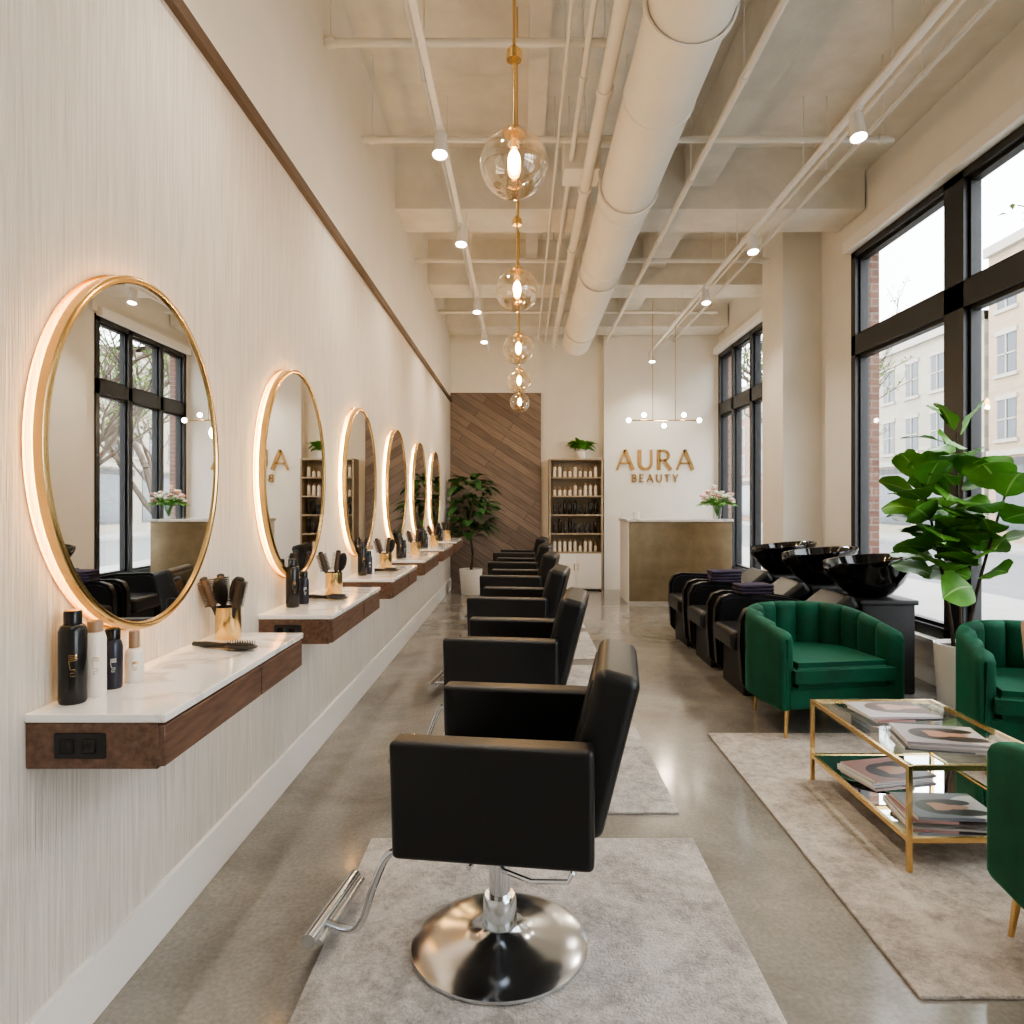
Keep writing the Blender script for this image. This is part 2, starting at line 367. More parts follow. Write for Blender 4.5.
# ---------------------------------------------------------------- rugs
def rug(name,x0,x1,y0,y1,m,label,group=None):
    g=G(); g.box((x0-(x0+x1)/2,y0-(y0+y1)/2,0),(x1-(x0+x1)/2,y1-(y0+y1)/2,.014),m,.006,2)
    o=g.obj(name,loc=((x0+x1)/2,(y0+y1)/2,0)); tag(o,label,'rug',group); return o
r0=rug('area_rug',-.67,.76,1.71,3.11,'rug','distressed grey beige rug under a styling chair','rugs under the styling chairs')
for k in range(1,6): dup(r0,loc=(.125,2.41+1.66*k,0),scale=(.885,1,1))
rug('lounge_rug',1.2,3.25,2.11,4.53,'rug2','large distressed beige rug under the coffee table and green armchairs')
# ---------------------------------------------------------------- mirrors
mr=thing('wall_mirror','round gold-framed mirror with warm glowing backlight above a console','mirror',(XL,2.255,1.655),0,'backlit mirrors along the wall')
mr.scale=(1,.915,1)
g=G(); g.lathe([(0,0),(.478,0),(.478,.022),(0,.022)],'backing',RY90,64); g.obj('mirror_backing',mr)
g=G(); g.lathe([(.480,.006),(.492,.006),(.492,.020),(.480,.020)],'led',RY90,96,True); g.obj('led_strip',mr)
g=G(); g.lathe([(.533,.024),(.549,.024),(.554,.028),(.554,.052),(.549,.056),(.535,.056),(.531,.052),(.531,.036),(.45,.030),(.45,.024)],'gold',RY90,96,True)
g.obj('mirror_frame',mr)
g=G(); g.lathe([(.548,.0),(.556,.0),(.556,.003),(.548,.003)],'gold',RY90,96,True); g.obj('wall_ring',mr)
g=G(); g.lathe([(0,.048),(.533,.048),(.533,.042),(0,.042)],'mirror',RY90,96); g.obj('mirror_glass',mr)
for k in range(1,6): dup(mr,loc=(XL,2.255+1.5*k,1.655))
# ---------------------------------------------------------------- consoles
cn=thing('wall_console','floating walnut console with white marble top below a round mirror','console',(XL,2.31,.83),0,'floating consoles along the wall')
g=G(); g.box((0,-.55,0),(.335,.55,.118),'walnut',.003,1); g.obj('console_body',cn)
g=G(); g.box((0,-.555,.118),(.356,.555,.14),'marble',.004,2); g.obj('marble_top',cn)
for a,b_ in ((-.548,.10),(.112,.548)):
    g=G(); g.box((.330,a,.006),(.352,b_,.110),'walnut',.003,1); g.obj('drawer',cn)
g=G(); g.box((.075,-.556,.028),(.205,-.549,.092),'blackm',.004,2)
for x in (.11,.165):
    g.box((x-.018,-.559,.042),(x+.018,-.555,.078),'bb',.003,1)
    g.box((x-.008,-.5605,.056),(x-.004,-.558,.068),'leather'); g.box((x+.004,-.5605,.056),(x+.008,-.558,.068),'leather')
g.obj('power_outlet',cn,label='black double power outlet')
for k in range(1,6): dup(cn,loc=(XL,2.31+1.56*k,.83))
ZCn=.97
# ---------------------------------------------------------------- bottles
def bottle(kind,label,r,h,caph,capr,mb,mc,ml='gold',pump=False):
    t=thing(kind,label,'bottle',(0,0,0))
    g=G(); hb=h-caph
    g.lathe([(0,0),(r*.92,0),(r,.006),(r,hb-.02),(r*.85,hb-.006),(capr*.9,hb),(0,hb)],mb,None,24); g.obj('bottle_body',t)
    g=G(); g.lathe([(0,hb),(capr,hb),(capr,h-.004),(capr*.9,h),(0,h)],mc,None,20)
    g.obj('bottle_cap',t)
    g=G(); path=[]
    for j in range(7):
        zz=hb*(.62-.022*j if j<4 else .60-.04*j); w=.55 if j<4 else .32
        row=[((r+.0004)*math.cos(-1.0+(k/8-.5)*w),(r+.0004)*math.sin(-1.0+(k/8-.5)*w),zz) for k in range(9)]
        path+=row if j%2==0 else row[::-1]
    g.tube(path,.0007,ml,4)
    g.obj('bottle_label',t); return t
B1=bottle('hair_product_bottle','tall black shampoo bottle with gold print on marble console',.034,.245,.035,.022,'bb','bb')
B1.location=(-1.195,1.862,ZCn)
B2=bottle('hair_product_bottle','cream bottle with gold print and tan cap on marble console',.028,.205,.03,.02,'bw','ba'); B2.location=(-1.18,1.935,ZCn)
B3=bottle('hair_product_bottle','short black bottle with white print on marble console',.026,.17,.03,.02,'bn','bb','white'); B3.location=(-1.175,2.01,ZCn)
B4=bottle('hair_product_bottle','small blush bottle with tan cap on marble console',.026,.15,.05,.015,'bw','ba'); B4.location=(-1.155,2.085,ZCn)
GR='hair products on the consoles'
for b_ in (B1,B2,B3,B4): b_['group']=GR
for k in range(1,6):
    y=2.31+1.56*k
    dup(B1,loc=(-1.17,y-.30,ZCn),label='black shampoo bottle with gold print on marble console')
    dup(B3,loc=(-1.15,y-.18,ZCn))
    if k%2==0: dup(B2,loc=(-1.16,y-.07,ZCn))
bh=thing('brush_holder','brushed gold cup holding hair brushes on a console','cup',(-1.15,2.74,ZCn),0,'gold brush cups')
g=G(); g.lathe([(0,0),(.046,0),(.048,.003),(.048,.125),(.045,.125),(.045,.01),(0,.01)],'gold',None,32); g.obj('cup_body',bh)
def brush_round():
    t=thing('round_hair_brush','round hair brush with dark handle standing in a gold cup','hair brush',(0,0,0),0,'brushes standing in the cups')
    g=G(); g.tube([(0,0,0),(0,0,.05),(0,0,.10),(0,0,.13)],[.007,.009,.008,.011],'blackm',10); g.sph((0,0,.236),.015,'blackm',(1,1,.6),12); g.obj('brush_handle',t)
    g=G(); g.cyl((0,0,.125),(0,0,.232),.014,'barrel')
    for i in range(13):
        for j in range(14):
            a=2*pi*(j+.5*(i%2))/14; z=.132+i*.0078
            g.cyl((.012*math.cos(a),.012*math.sin(a),z),(.031*math.cos(a),.031*math.sin(a),z),.0012,'bristle',seg=4)
    g.obj('bristle_barrel',t); return t
def brush_paddle():
    t=thing('paddle_hair_brush','flat black paddle hair brush standing in a gold cup','hair brush',(0,0,0),0,'brushes standing in the cups')
    g=G(); g.tube([(0,0,0),(0,0,.05),(0,0,.10),(0,0,.13)],[.007,.010,.008,.009],'blackm',10); g.sph((0,0,.175),.055,'blackm',(.50,.14,1)); g.obj('brush_handle',t)
    g=G(); g.sph((0,-.005,.175),.045,'bristle',(.42,.10,1),14)
    for i in range(9):
        for j in range(4): g.cyl(((j-1.5)*.008,-.004,.140+i*.009),((j-1.5)*.009,-.016,.140+i*.009),.0014,'blackm',seg=4)
    g.obj('bristle_pad',t); return t
br=brush_round(); bp=brush_paddle()
br.location=(-1.16,2.73,ZCn+.012); br.rotation_euler=(.12,-.30,0)
bp.location=(-1.145,2.76,ZCn+.012); bp.rotation_euler=(.05,.10,.6)
dup(br,loc=(-1.14,2.725,ZCn+.012),rot=(.16,.26,0)); dup(br,loc=(-1.155,2.75,ZCn+.012),rot=(-.22,-.12,.4)); dup(bp,loc=(-1.15,2.745,ZCn+.012),rot=(-.1,-.2,.2))
for k in range(1,6):
    y=2.31+1.56*k+.22
    dup(bh,loc=(-1.10,y,ZCn))
    dup(br,loc=(-1.11,y,ZCn+.012),rot=(.1,-.26,0)); dup(bp,loc=(-1.09,y+.01,ZCn+.012),rot=(.05,.2,.6)); dup(br,loc=(-1.10,y-.01,ZCn+.012),rot=(-.12,.1,0))
lb=dup(bp,label='flat black paddle hair brush lying on the marble top'); lb['group']='hair brushes lying on the consoles'
lb.scale=(1.5,1.2,1.15)
lb.rotation_euler=(-pi/2,0,-pi/2-.25); lb.location=(-1.21,2.58,ZCn+.012)
for k in range(1,3):
    dup(lb,loc=(-1.21,2.31+1.56*k+.02,ZCn+.012))
# ---------------------------------------------------------------- styling chairs
sc=thing('styling_chair','black leather salon styling chair with chrome pedestal base','salon chair',(-.075,2.36,.014),math.radians(-8),'row of styling chairs')
g=G(); g.lathe([(0,.0),(.29,.0),(.297,.006),(.295,.014),(.27,.022),(.20,.032),(.12,.045),(.07,.06),(.058,.07),(.055,.16),(.05,.17),(0,.17)],'steel',None,96); g.obj('base',sc)
g=G(); g.cyl((0,0,.16),(0,0,.40),.036,'chrome'); g.cyl((0,0,.33),(0,0,.405),.05,'chrome'); g.obj('hydraulic_pole',sc)
g=G(); g.box((-.16,-.13,.395),(.20,.13,.425),'blackm',.006,2); g.box((-.22,-.25,.415),(.28,.25,.445),'blackm',.006,2); g.obj('seat_frame',sc)
g=G(); g.tube([(0,0,.385),(.0,-.12,.38),(.05,-.22,.365),(.14,-.26,.36),(.25,-.27,.372),(.265,-.272,.40)],.008,'steel'); g.tube([(-.02,-.05,.39),(-.05,-.18,.37),(-.05,-.26,.385)],.008,'steel'); g.obj('pump_lever',sc)
DX=.045
g=G(); g.box((-.33+DX,-.225,.44),(.20+DX,.225,.575),'leather',.035,4); g.obj('seat',sc)
for sgn in (-1,1):
    g=G(); g.box((-.315+DX,sgn*.315-.047,.445),(.285+DX,sgn*.315+.047,.79),'leather',.018,4)
    o=g.obj('armrest',sc)
    for v in o.data.vertices:
        if v.co.x<-.1: v.co.x+= (.80-v.co.z)*.03
# squared padded backrest leaning back
X=Matrix.Translation((.235+DX,0,.50))@Matrix.Rotation(math.radians(14),4,'Y')
g=G(); g.box((-.068,-.268,0),(.068,.268,.50),'leather',.034,5,X)
g.box((-.074,-.225,.05),(-.05,.225,.455),'leather',.012,3,X)
g.obj('backrest',sc,angle=60)
g=G()
def bez(P,n=5):
    out=[]; P=[Vector(p) for p in P]; P=[P[0]]+P+[P[-1]]
    for i in range(1,len(P)-2):
        for j in range(n):
            t=j/n; a,b_,c,d=P[i-1],P[i],P[i+1],P[i+2]
            out.append(.5*((2*b_)+(c-a)*t+(2*a-5*b_+4*c-d)*t*t+(3*b_-a-3*c+d)*t**3))
    out.append(P[-1]); return out
g.tube(bez([(-.14,-.20,.425),(-.25,-.235,.42),(-.31,-.24,.395),(-.36,-.225,.29),(-.405,-.20,.17),(-.46,-.16,.105),(-.58,-.10,.088)]),.012,'steel',12)
g.cyl((-.585,-.21,.085),(-.585,.19,.085),.024,'steel'); g.cyl((-.552,-.20,.078),(-.552,.18,.078),.012,'steel')
g.obj('footrest',sc)
for k in range(1,6): dup(sc,loc=(-.095,2.36+1.56*k,.014))
# ---------------------------------------------------------------- green armchairs
ac=thing('barrel_armchair','emerald velvet channel-tufted barrel armchair with gold legs','armchair',(2.13,4.92,0),0,'emerald lounge armchairs')
ac.scale=(.92,.90,.94)
def armshell():
    bm=bmesh.new(); R=.47; y0=-.42; path=[]
    n1=14; n2=50
    for i in range(n1): path.append((Vector((-R,y0+(0-y0)*i/n1)),Vector((-1,0))))
    for i in range(n2+1):
        a=pi-pi*i/n2; path.append((Vector((R*math.cos(a),R*.96*math.sin(a))),Vector((math.cos(a),math.sin(a)))))
    for i in range(1,n1+1): path.append((Vector((R,0-(0-y0)*i/n1)),Vector((1,0))))
    fine=[]
    for (p,n_),(q,m_) in zip(path[:-1],path[1:]):
        for j in range(4):
            t=j/4; fine.append((p.lerp(q,t),n_.lerp(m_,t).normalized()))
    fine.append(path[-1]); n=len(fine); rows=[]
    for i,(p,nn) in enumerate(fine):
        u=i/(n-1); s=abs(2*u-1)
        ht=.81-.12*(max(0,(s-.25)/.75))**1.6
        ch=abs(math.sin(pi*u*11)); e=min(1,min(u,1-u)/.02); e=math.sqrt(max(0,1-(1-e)**2))
        th=.074+.052*ch**.55
        thE=th*(.35+.65*e); ht2=ht-.02*(1-e)
        oo=-(.02*(1-e))
        def P(off,z): 
            q=p+nn*off; return bm.verts.new((q.x,q.y,z))
        zb=.20; tt=.035
        row=[P(oo-.01,zb),P(oo,zb+.02),P(oo+.0,ht2-tt),P(oo-.012,ht2-.008),P(oo-tt,ht2+.002),P(oo-thE*.6,ht2+.008*ch),P(oo-thE+.01,ht2-.012),P(oo-thE,ht2-tt-.01),P(oo-thE-.0,.42),P(oo-thE+.01,zb)]
        rows.append(row)
    for A,B_ in zip(rows[:-1],rows[1:]):
        for k in range(len(A)): bm.faces.new((A[k],A[(k+1)%len(A)],B_[(k+1)%len(A)],B_[k]))
    bm.faces.new(rows[0]); bm.faces.new(rows[-1][::-1])
    bmesh.ops.recalc_face_normals(bm,faces=bm.faces); return bm
g=G(); g.add(armshell(),'velvet'); g.obj('backrest_shell',ac,angle=70)
def dshape(r,y0,n=24,yr=.96):
    return [(-r,y0),(r,y0)]+[(r*math.cos(pi*k/n),r*yr*math.sin(pi*k/n)) for k in range(n+1)]
g=G(); g.prism(dshape(.39,-.41),.20,.34,'velvet',.012,3); g.obj('seat_base',ac)
g=G(); g.prism(dshape(.376,-.445),.335,.51,'velvet',.045,5); g.obj('seat_cushion',ac)
for lx,ly in ((-.38,-.34),(.38,-.34),(-.28,.28),(.28,.28)):
    g=G(); g.cyl((lx*1.06,ly*1.06,0),(lx,ly,.21),.010,'gold',.018); g.obj('leg',ac)
def armchair_at(o,x,y,deg,z=0): o.location=(x,y,z); o.rotation_euler=(0,0,math.radians(deg))
armchair_at(ac,1.98,4.80,9,.014)
a2=dup(ac,label='emerald velvet barrel armchair holding a blush cushion beside the plant'); armchair_at(a2,2.975,4.02,-18,.014); a2.scale=(.88,.88,.93)
a3=dup(ac,label='emerald velvet barrel armchair with its back turned beside the coffee table'); armchair_at(a3,2.00,2.03,172,.014)
g=G(); g.box((-.17,-.055,-.17),(.17,.055,.17),'pillow',.05,5); tag(g.obj('throw_pillow',loc=(3.10,4.05,.66),rot=(-.25,0,-.3)),'square blush pink cushion on a green armchair','cushion')
# ---------------------------------------------------------------- coffee table
ct=thing('coffee_table','rectangular brass frame coffee table with glass top and mirrored lower shelf','coffee table',(1.88,3.29,.014))
hx,hy=.32,.47
g=G()
for sx in (-1,1):
    for sy in (-1,1): g.box((sx*hx-.01,sy*hy-.01,0),(sx*hx+.01,sy*hy+.01,.43),'gold',.002,1)
for z in (.42,.13):
    for s_ in (-1,1):
        g.box((-hx,s_*hy-.009,z-.01),(hx,s_*hy+.009,z+.01),'gold'); g.box((s_*hx-.009,-hy,z-.01),(s_*hx+.009,hy,z+.01),'gold')
g.obj('table_frame',ct)
g=G(); g.box((-hx+.008,-hy+.008,.422),(hx-.008,hy-.008,.434),'tglass'); g.obj('glass_top',ct)
g=G(); g.box((-hx+.008,-hy+.008,.124),(hx-.008,hy-.008,.136),'mirror'); g.obj('lower_shelf',ct,label='mirrored lower shelf')
def magazine(m,x,y,z,rz,lbl,grp,w=.21,l=.28,t=.009):
    g=G(); g.box((-w/2+.002,-l/2+.002,.0005),(w/2-.002,l/2-.002,t-.0008),'paper'); g.box((-w/2,-l/2,t-.001),(w/2,l/2,t),m); g.box((-w/2,-l/2,0),(w/2,l/2,.0008),'paper'); g.box((-w/2,-l/2,0),(-w/2+.002,l/2,t),m)
    o=g.obj('magazine',loc=(x,y,z),rot=(0,0,rz)); return tag(o,lbl,'magazine',grp)
mc_=[0]
def stack(x,y,z,n,rz,grp,lbl,t,top):
    for i in range(n):
        mc_[0]+=1
        magazine(mags[top if i==n-1 else mc_[0]%4],x+random.uniform(-.018,.018),y+random.uniform(-.014,.014),z+i*(t+.0006),rz+random.uniform(-.13,.13),lbl,grp,.26,.34,t)
stack(1.86,3.50,.449,2,pi/2+.06,'magazines on the glass top','glossy magazine stacked on the glass table top',.010,2)
stack(1.84,3.07,.449,3,pi/2-.10,'magazines on the glass top','glossy magazine stacked on the glass table top',.011,0)
stack(1.82,3.50,.151,2,pi/2+.1,'magazines on the lower shelf','glossy magazine stacked on the mirrored lower shelf',.012,1)
stack(1.82,3.05,.151,3,pi/2-.08,'magazines on the lower shelf','glossy magazine stacked on the mirrored lower shelf',.012,3)
# ---------------------------------------------------------------- shampoo units
su=thing('shampoo_chair','black backwash salon chair with glossy black shampoo basin','shampoo chair',(1.68,5.72,0),0,'row of shampoo chairs')
def armpanel():
    return [(0.05,.06),(.0,.12),(-.02,.42),(-.015,.60),(.03,.685),(.12,.715),(.50,.70),(.74,.655),(.86,.59),(.92,.48),(.93,.06)]
for s_ in (-1,1):
    g=G(); X=Matrix.Translation((0,s_*.345+.065,0))@Matrix.Rotation(pi/2,4,'X'); g.prism(armpanel(),0,.13,'leather',.03,4,X); g.obj('armrest',su,angle=50)
g=G(); g.box((.04,-.28,.0),(.80,.28,.36),'blackm',.01,2); g.obj('seat_base',su)
g=G(); g.box((-.05,-.275,.34),(.62,.275,.50),'leather',.05,4); g.obj('seat',su)
g=G(); X=Matrix.Translation((.56,0,.45))@Matrix.Rotation(math.radians(52),4,'Y'); g.box((-.07,-.27,0),(.07,.27,.48),'leather',.05,4,X); g.obj('backrest',su)
g=G(); g.box((.98,-.24,0),(1.40,.24,.72),'blackm',.012,2); g.box((.96,-.26,.70),(1.42,.26,.74),'blackm',.01,2); g.obj('pedestal',su)
g=G(); X=Matrix.Translation((1.17,0,.80))@Matrix.Rotation(math.radians(-6),4,'Y')@Matrix.Diagonal((1.10,1.0,1,1))
g.lathe([(0,-.06),(.11,-.06),(.15,-.04),(.23,.04),(.28,.13),(.297,.2),(.315,.238),(.313,.252),(.290,.25),(.265,.18),(.20,.05),(.10,0),(0,-.01)],'blackg',X,48); o=g.obj('basin',su)
for v in o.data.vertices:
    if v.co.x<.98 and abs(v.co.y)<.14 and v.co.z>.95: v.co.z-=.05*(1-(v.co.y/.14)**2)*min(1,(.98-v.co.x)/.1)
g=G(); g.cyl((1.44,0,.9),(1.44,0,1.05),.014,'chrome'); g.tube([(1.44,0,1.04),(1.41,0,1.08),(1.35,0,1.08),(1.32,0,1.04)],.010,'chrome'); g.obj('faucet',su)
dup(su,loc=(1.68,6.65,0)); dup(su,loc=(1.68,7.58,0))
def towels(x,y,z,n,rz):
    for i in range(n):
        g=G(); g.box((-.15,-.10,0),(.15,.10,.028),'towel',.013,3)
        tag(g.obj('folded_towel',loc=(x,y,z+i*.029),rot=(0,0,rz+random.uniform(-.08,.08))),'folded plum towel stacked on a shampoo chair armrest','towel','folded towels on the shampoo chairs')
towels(2.0,6.065,.716,3,.1); towels(2.02,6.995,.716,4,0)
# ---------------------------------------------------------------- reception desk
dk=thing('reception_desk','reception desk with aged brass front panel and white stone top','desk',(1.575,10.4,0))
g=G(); g.box((0,.02,0),(1.545,.85,1.22),'white',.005,2); g.obj('desk_body',dk)
g=G(); g.box((.02,-.0,.04),(1.545,.03,1.215),'brassd',.003,1); g.obj('front_panel',dk,label='aged brass front panel')
g=G(); g.box((-.02,-.03,1.22),(1.56,.88,1.26),'marble',.005,2); g.obj('desk_top',dk)
g=G(); g.lathe([(0,0),(.045,0),(.05,.01),(.05,.1),(.045,.1),(.04,.02),(0,.02)],'potw',None,24); tag(g.obj('pen_cup',loc=(1.72,10.55,1.26)),'small white ceramic cup on the reception desk','cup')
vs=thing('flower_vase','clear glass vase with pink and white flowers on the reception desk','vase',(2.96,10.62,1.26))
g=G(); g.lathe([(0,0),(.05,0),(.06,.02),(.07,.2),(.066,.2),(.055,.025),(0,.02)],'tglass',None,32); g.obj('vase_body',vs)
g=G(); fl=G(); lv=G()
for i in range(36):
    a=random.uniform(0,2*pi); r=.26*math.sqrt(random.random()); z=.46+random.uniform(-.08,.08)-r*.6
    p=Vector((r*math.cos(a),r*math.sin(a),z)); g.tube([(0,0,.03),(p.x*.3,p.y*.3,.2),p],.003,'leaf',5)
    m_='pinkf' if i%3==0 else 'whitef'
    for k in range(6):
        b_=2*pi*k/6; fl.sph((p.x+.018*math.cos(b_),p.y+.018*math.sin(b_),p.z),.022,m_,(1,1,.8),8)
    fl.sph(p,.02,'whitef',seg=8)
    lv.leaf((p.x*.4,p.y*.4,.2),(p.x,p.y,.12),.26,.09,'leaf',.5)
g.obj('flower_stems',vs); fl.obj('flower_blooms',vs); lv.obj('flower_leaves',vs,angle=180)
# ---------------------------------------------------------------- product shelf
sh=thing('product_shelf','tan wood display shelf with open shelves and white lower cabinet','shelf',(.46,11.92,0))
W=.92; D=.36
g=G()
for x in (0,W-.03): g.box((x,0,0),(x+.03,D,2.26),'tan',.003,1)
zs=[.64,.96,1.28,1.60,1.92,2.23]
for z in zs: g.box((.03,0,z),(W-.03,D,z+.025),'tan')
g.box((.03,D-.02,.64),(W-.03,D,2.25),'tan'); g.obj('shelf_frame',sh)
g=G(); g.box((.03,.01,.03),(W-.03,D,.64),'white'); g.obj('lower_cabinet',sh)
for x0,x1 in ((.035,W/2-.003),(W/2+.003,W-.035)):
    g=G(); g.box((x0,-.008,.05),(x1,.012,.63),'white',.003,1); d_=g.obj('cabinet_door',sh)
    g=G(); xx=x1-.03 if x0<.1 else x0+.03; g.box((xx-.005,-.022,.35),(xx+.005,-.008,.47),'gold'); g.obj('door_handle',d_)
for si,z in enumerate(zs[:-1]):
    x=.56
    while x<.46+W-.09:
        t_=random.random()
        src={0:[B2,B4],1:[B1,B3],2:[B3,B1],3:[B2,B4],4:[B2,B4]}[si][int(t_*2)]
        b_=dup(src,loc=(x,11.92+.12,z+.0255),label='white product bottle on the display shelf' if src in (B2,B4) else 'black product bottle on the display shelf')
        b_['group']='products on the display shelf'; x+=.088
# ---------------------------------------------------------------- plants
def pot(e,r,h,m='potw'):
    g=G(); g.lathe([(0,0),(r*.78,0),(r*.82,.01),(r,h-.01),(r,h),(r*.93,h),(r*.92,h-.03),(0,h-.03)],m,None,40); g.obj('plant_pot',e)
    g=G(); g.lathe([(0,h-.028),(r*.915,h-.028),(r*.915,h-.04),(0,h-.04)],'soil',None,24); g.obj('soil',e)
pf=thing('potted_fiddle_leaf_fig','tall fiddle leaf fig in a white pot beside the window','plant',(3.12,4.98,0))
pot(pf,.17,.50)
g=G(); stems=[]
for dx,dy,ht,ln in ((0,0,2.0,(-.03,.0)),(-.03,.03,1.66,(-.26,-.05)),(.02,-.03,1.58,(.05,-.34))):
    pts=[Vector((dx+ln[0]*(t/8)**1.3,dy+ln[1]*(t/8)**1.3,.46+(ht-.46)*t/8)) for t in range(9)]
    stems.append(pts); g.tube(pts,[.014-.0009*t for t in range(9)],'bark',8)
g.obj('plant_trunk',pf)
g=G(); rl=random.Random(23)
for si,pts in enumerate(stems):
    nl=(28,18,16)[si]
    for k in range(nl):
        t=.40+.60*k/(nl-1); f=t*8; i0=min(7,int(f)); p=pts[i0].lerp(pts[i0+1],f-i0)
        a=pi*.5+ (k*2.4+si)%(pi*1.2)
        el=rl.uniform(.1,.8)+(1.2 if k>=nl-3 else 0)
        g.leaf(p,(math.cos(a),math.sin(a),el),rl.uniform(.28,.38),rl.uniform(.23,.31),'leaf',rl.uniform(.1,.45),rl.uniform(-.9,.9),nu=12,clampx=(-2,.25),fold=.10,stem=.06,vein='leafv')
g.obj('plant_foliage',pf,angle=180)
pb=thing('potted_plant','bushy dark green plant in a tall white pot against wood wall','plant',(-.84,11.5,0))
pot(pb,.19,.42)
g=G(); pts=[Vector((.03*math.sin(t),.02*t/4,.39+1.2*t/8)) for t in range(9)]; g.tube(pts,[.025-.0015*t for t in range(9)],'bark',8); g.obj('plant_trunk',pb)
g=G()
for k in range(130):
    z=random.uniform(.95,1.95); rr=.38*math.sqrt(max(.05,1-((z-1.45)/.65)**2)); a=random.uniform(0,2*pi); q=random.uniform(.2,.9)*rr
    d=Vector((math.cos(a),math.sin(a),random.uniform(0,.9)))
    g.leaf((q*math.cos(a),q*math.sin(a),z),d,random.uniform(.22,.32),random.uniform(.11,.16),'leafd',random.uniform(.3,.8),0,5,clampx=(-.39,.9))
g.obj('plant_foliage',pb,angle=180)
ps=thing('small_potted_plant','small leafy green plant on top of the display shelf','plant',(1.02,12.06,2.262))
pot(ps,.09,.12)
g=G()
for k in range(100):
    a=random.uniform(0,2*pi); g.leaf((.10*math.cos(a),.05*math.sin(a),.14+random.uniform(0,.10)),(math.cos(a),math.sin(a)*.5,random.uniform(.4,1.8)),random.uniform(.15,.22),.10,'leaf',random.uniform(.2,.7),0,5)
g.obj('plant_foliage',ps,angle=180)
# ---------------------------------------------------------------- sign
def stroke(bm,pts,w,dep=.03):
    n=len(pts); P=[Vector((x,z)) for x,z in pts]; ws=w if isinstance(w,(list,tuple)) else [w]*n
    if len(ws)==2 and n>2: ws=[ws[0]+(ws[1]-ws[0])*i/(n-1) for i in range(n)]
    rows=[]
    for i in range(n):
        t=(P[min(i+1,n-1)]-P[max(i-1,0)]).normalized(); nn=Vector((-t.y,t.x))*ws[i]/2
        a=P[i]+nn; b_=P[i]-nn
        rows.append([bm.verts.new((a.x,0,a.y)),bm.verts.new((b_.x,0,b_.y)),bm.verts.new((b_.x,-dep,b_.y)),bm.verts.new((a.x,-dep,a.y))])
    for A,B_ in zip(rows[:-1],rows[1:]):
        for k in range(4): bm.faces.new((A[k],A[(k+1)%4],B_[(k+1)%4],B_[k]))
    bm.faces.new(rows[0]); bm.faces.new(rows[-1][::-1])
def arc(cx,cz,rx,rz,a0,a1,n=14): return [(cx+rx*math.cos(math.radians(a0+(a1-a0)*i/n)),cz+rz*math.sin(math.radians(a0+(a1-a0)*i/n))) for i in range(n+1)]
GL={
'A':(.88,[([(.04,0),(.44,1)],.10),([(.42,1),(.83,0)],.19),([(.17,.33),(.70,.33)],.09)]),
'U':(.76,[([(.09,1),(.09,.36)]+arc(.38,.34,.29,.30,180,360)+[(.67,.36),(.67,1)],(.18,.11))]),
'R':(.76,[([(.09,0),(.09,1)],.18),([(.09,.95),(.34,.95)]+arc(.34,.715,.25,.235,90,-90)+[(.09,.48)],.12),([(.34,.48),(.70,0)],.17)]),
'B':(.64,[([(.08,0),(.08,1)],.18),([(.08,.94),(.3,.94)]+arc(.3,.73,.2,.21,90,-90)+[(.08,.52)],.13),([(.08,.52),(.32,.52)]+arc(.32,.29,.24,.23,90,-90)+[(.08,.06)],.13)]),
'E':(.58,[([(.08,0),(.08,1)],.18),([(.08,.94),(.54,.94)],.13),([(.08,.51),(.48,.51)],.13),([(.08,.06),(.56,.06)],.13)]),
'T':(.7,[([(.35,0),(.35,1)],.18),([(.02,.94),(.68,.94)],.13)]),
'Y':(.72,[([(.36,0),(.36,.48)],.18),([(.36,.44),(.04,1)],.16),([(.36,.44),(.68,1)],.13)])}
sg=thing('wall_sign','gold raised lettering reading AURA BEAUTY on cream wall','sign',(2.30,YB-.18,2.1))
def word(txt,h,zoff,total):
    wsum=sum(GL[c][0] for c in txt)*h; gap=(total-wsum)/(len(txt)-1); x=-total/2
    for c in txt:
        bm=bmesh.new()
        for pts,w in GL[c][1]: stroke(bm,[(px*h,pz*h) for px,pz in pts],[v*h for v in w] if isinstance(w,tuple) else w*h)
        bmesh.ops.recalc_face_normals(bm,faces=bm.faces)
        g=G(); g.add(bm,'signgold'); g.obj('letter',sg,loc=(x,0,zoff)); x+=GL[c][0]*h+gap
word('AURA',.35,-.03,1.34); word('BEAUTY',.135,-.24,.80)
# ---------------------------------------------------------------- ducts & pipes
g=G(); cx,cz,R=.87,4.08,.225
prof=[(R,-2.95)]
y=-3.0
while y<11.0:
    prof+=[(R,y+.06),(R,y+1.42),(R+.008,y+1.425),(R+.008,y+1.45),(R,y+1.455)]; y+=1.5
X=Matrix.Translation((cx,0,cz))@Matrix.Rotation(-pi/2,4,'X')
prof=[(0,-2.95)]+[p for p in prof if p[1]<=11.2]+[(R,11.2),(R-.02,11.2),(R-.02,10.9),(0,10.9)]
g.lathe(prof,'cream',X,40)
dc=tag(g.obj('air_duct'),'large round cream painted ventilation duct hanging below the ceiling','duct')
for yy in (1.5,3.6,5.7,7.8,10.3):
    zt=zceil(0.6,yy)
    g=G(); g.box((cx-.25,yy-.02,cz+.05),(cx-.235,yy+.02,zt),'cream'); g.box((cx+.235,yy-.02,cz+.05),(cx+.25,yy+.02,zt),'cream'); g.lathe([(R+.010,-.02),(R+.022,-.02),(R+.022,.02),(R+.010,.02)],'cream',Matrix.Translation((cx,yy,cz))@Matrix.Rotation(-pi/2,4,'X'),40,True); g.obj('duct_hanger',dc)
g=G(); g.box((.34,5.66,4.2),(.64,5.98,4.50),'cream',.01,2); g.obj('duct_box',dc)
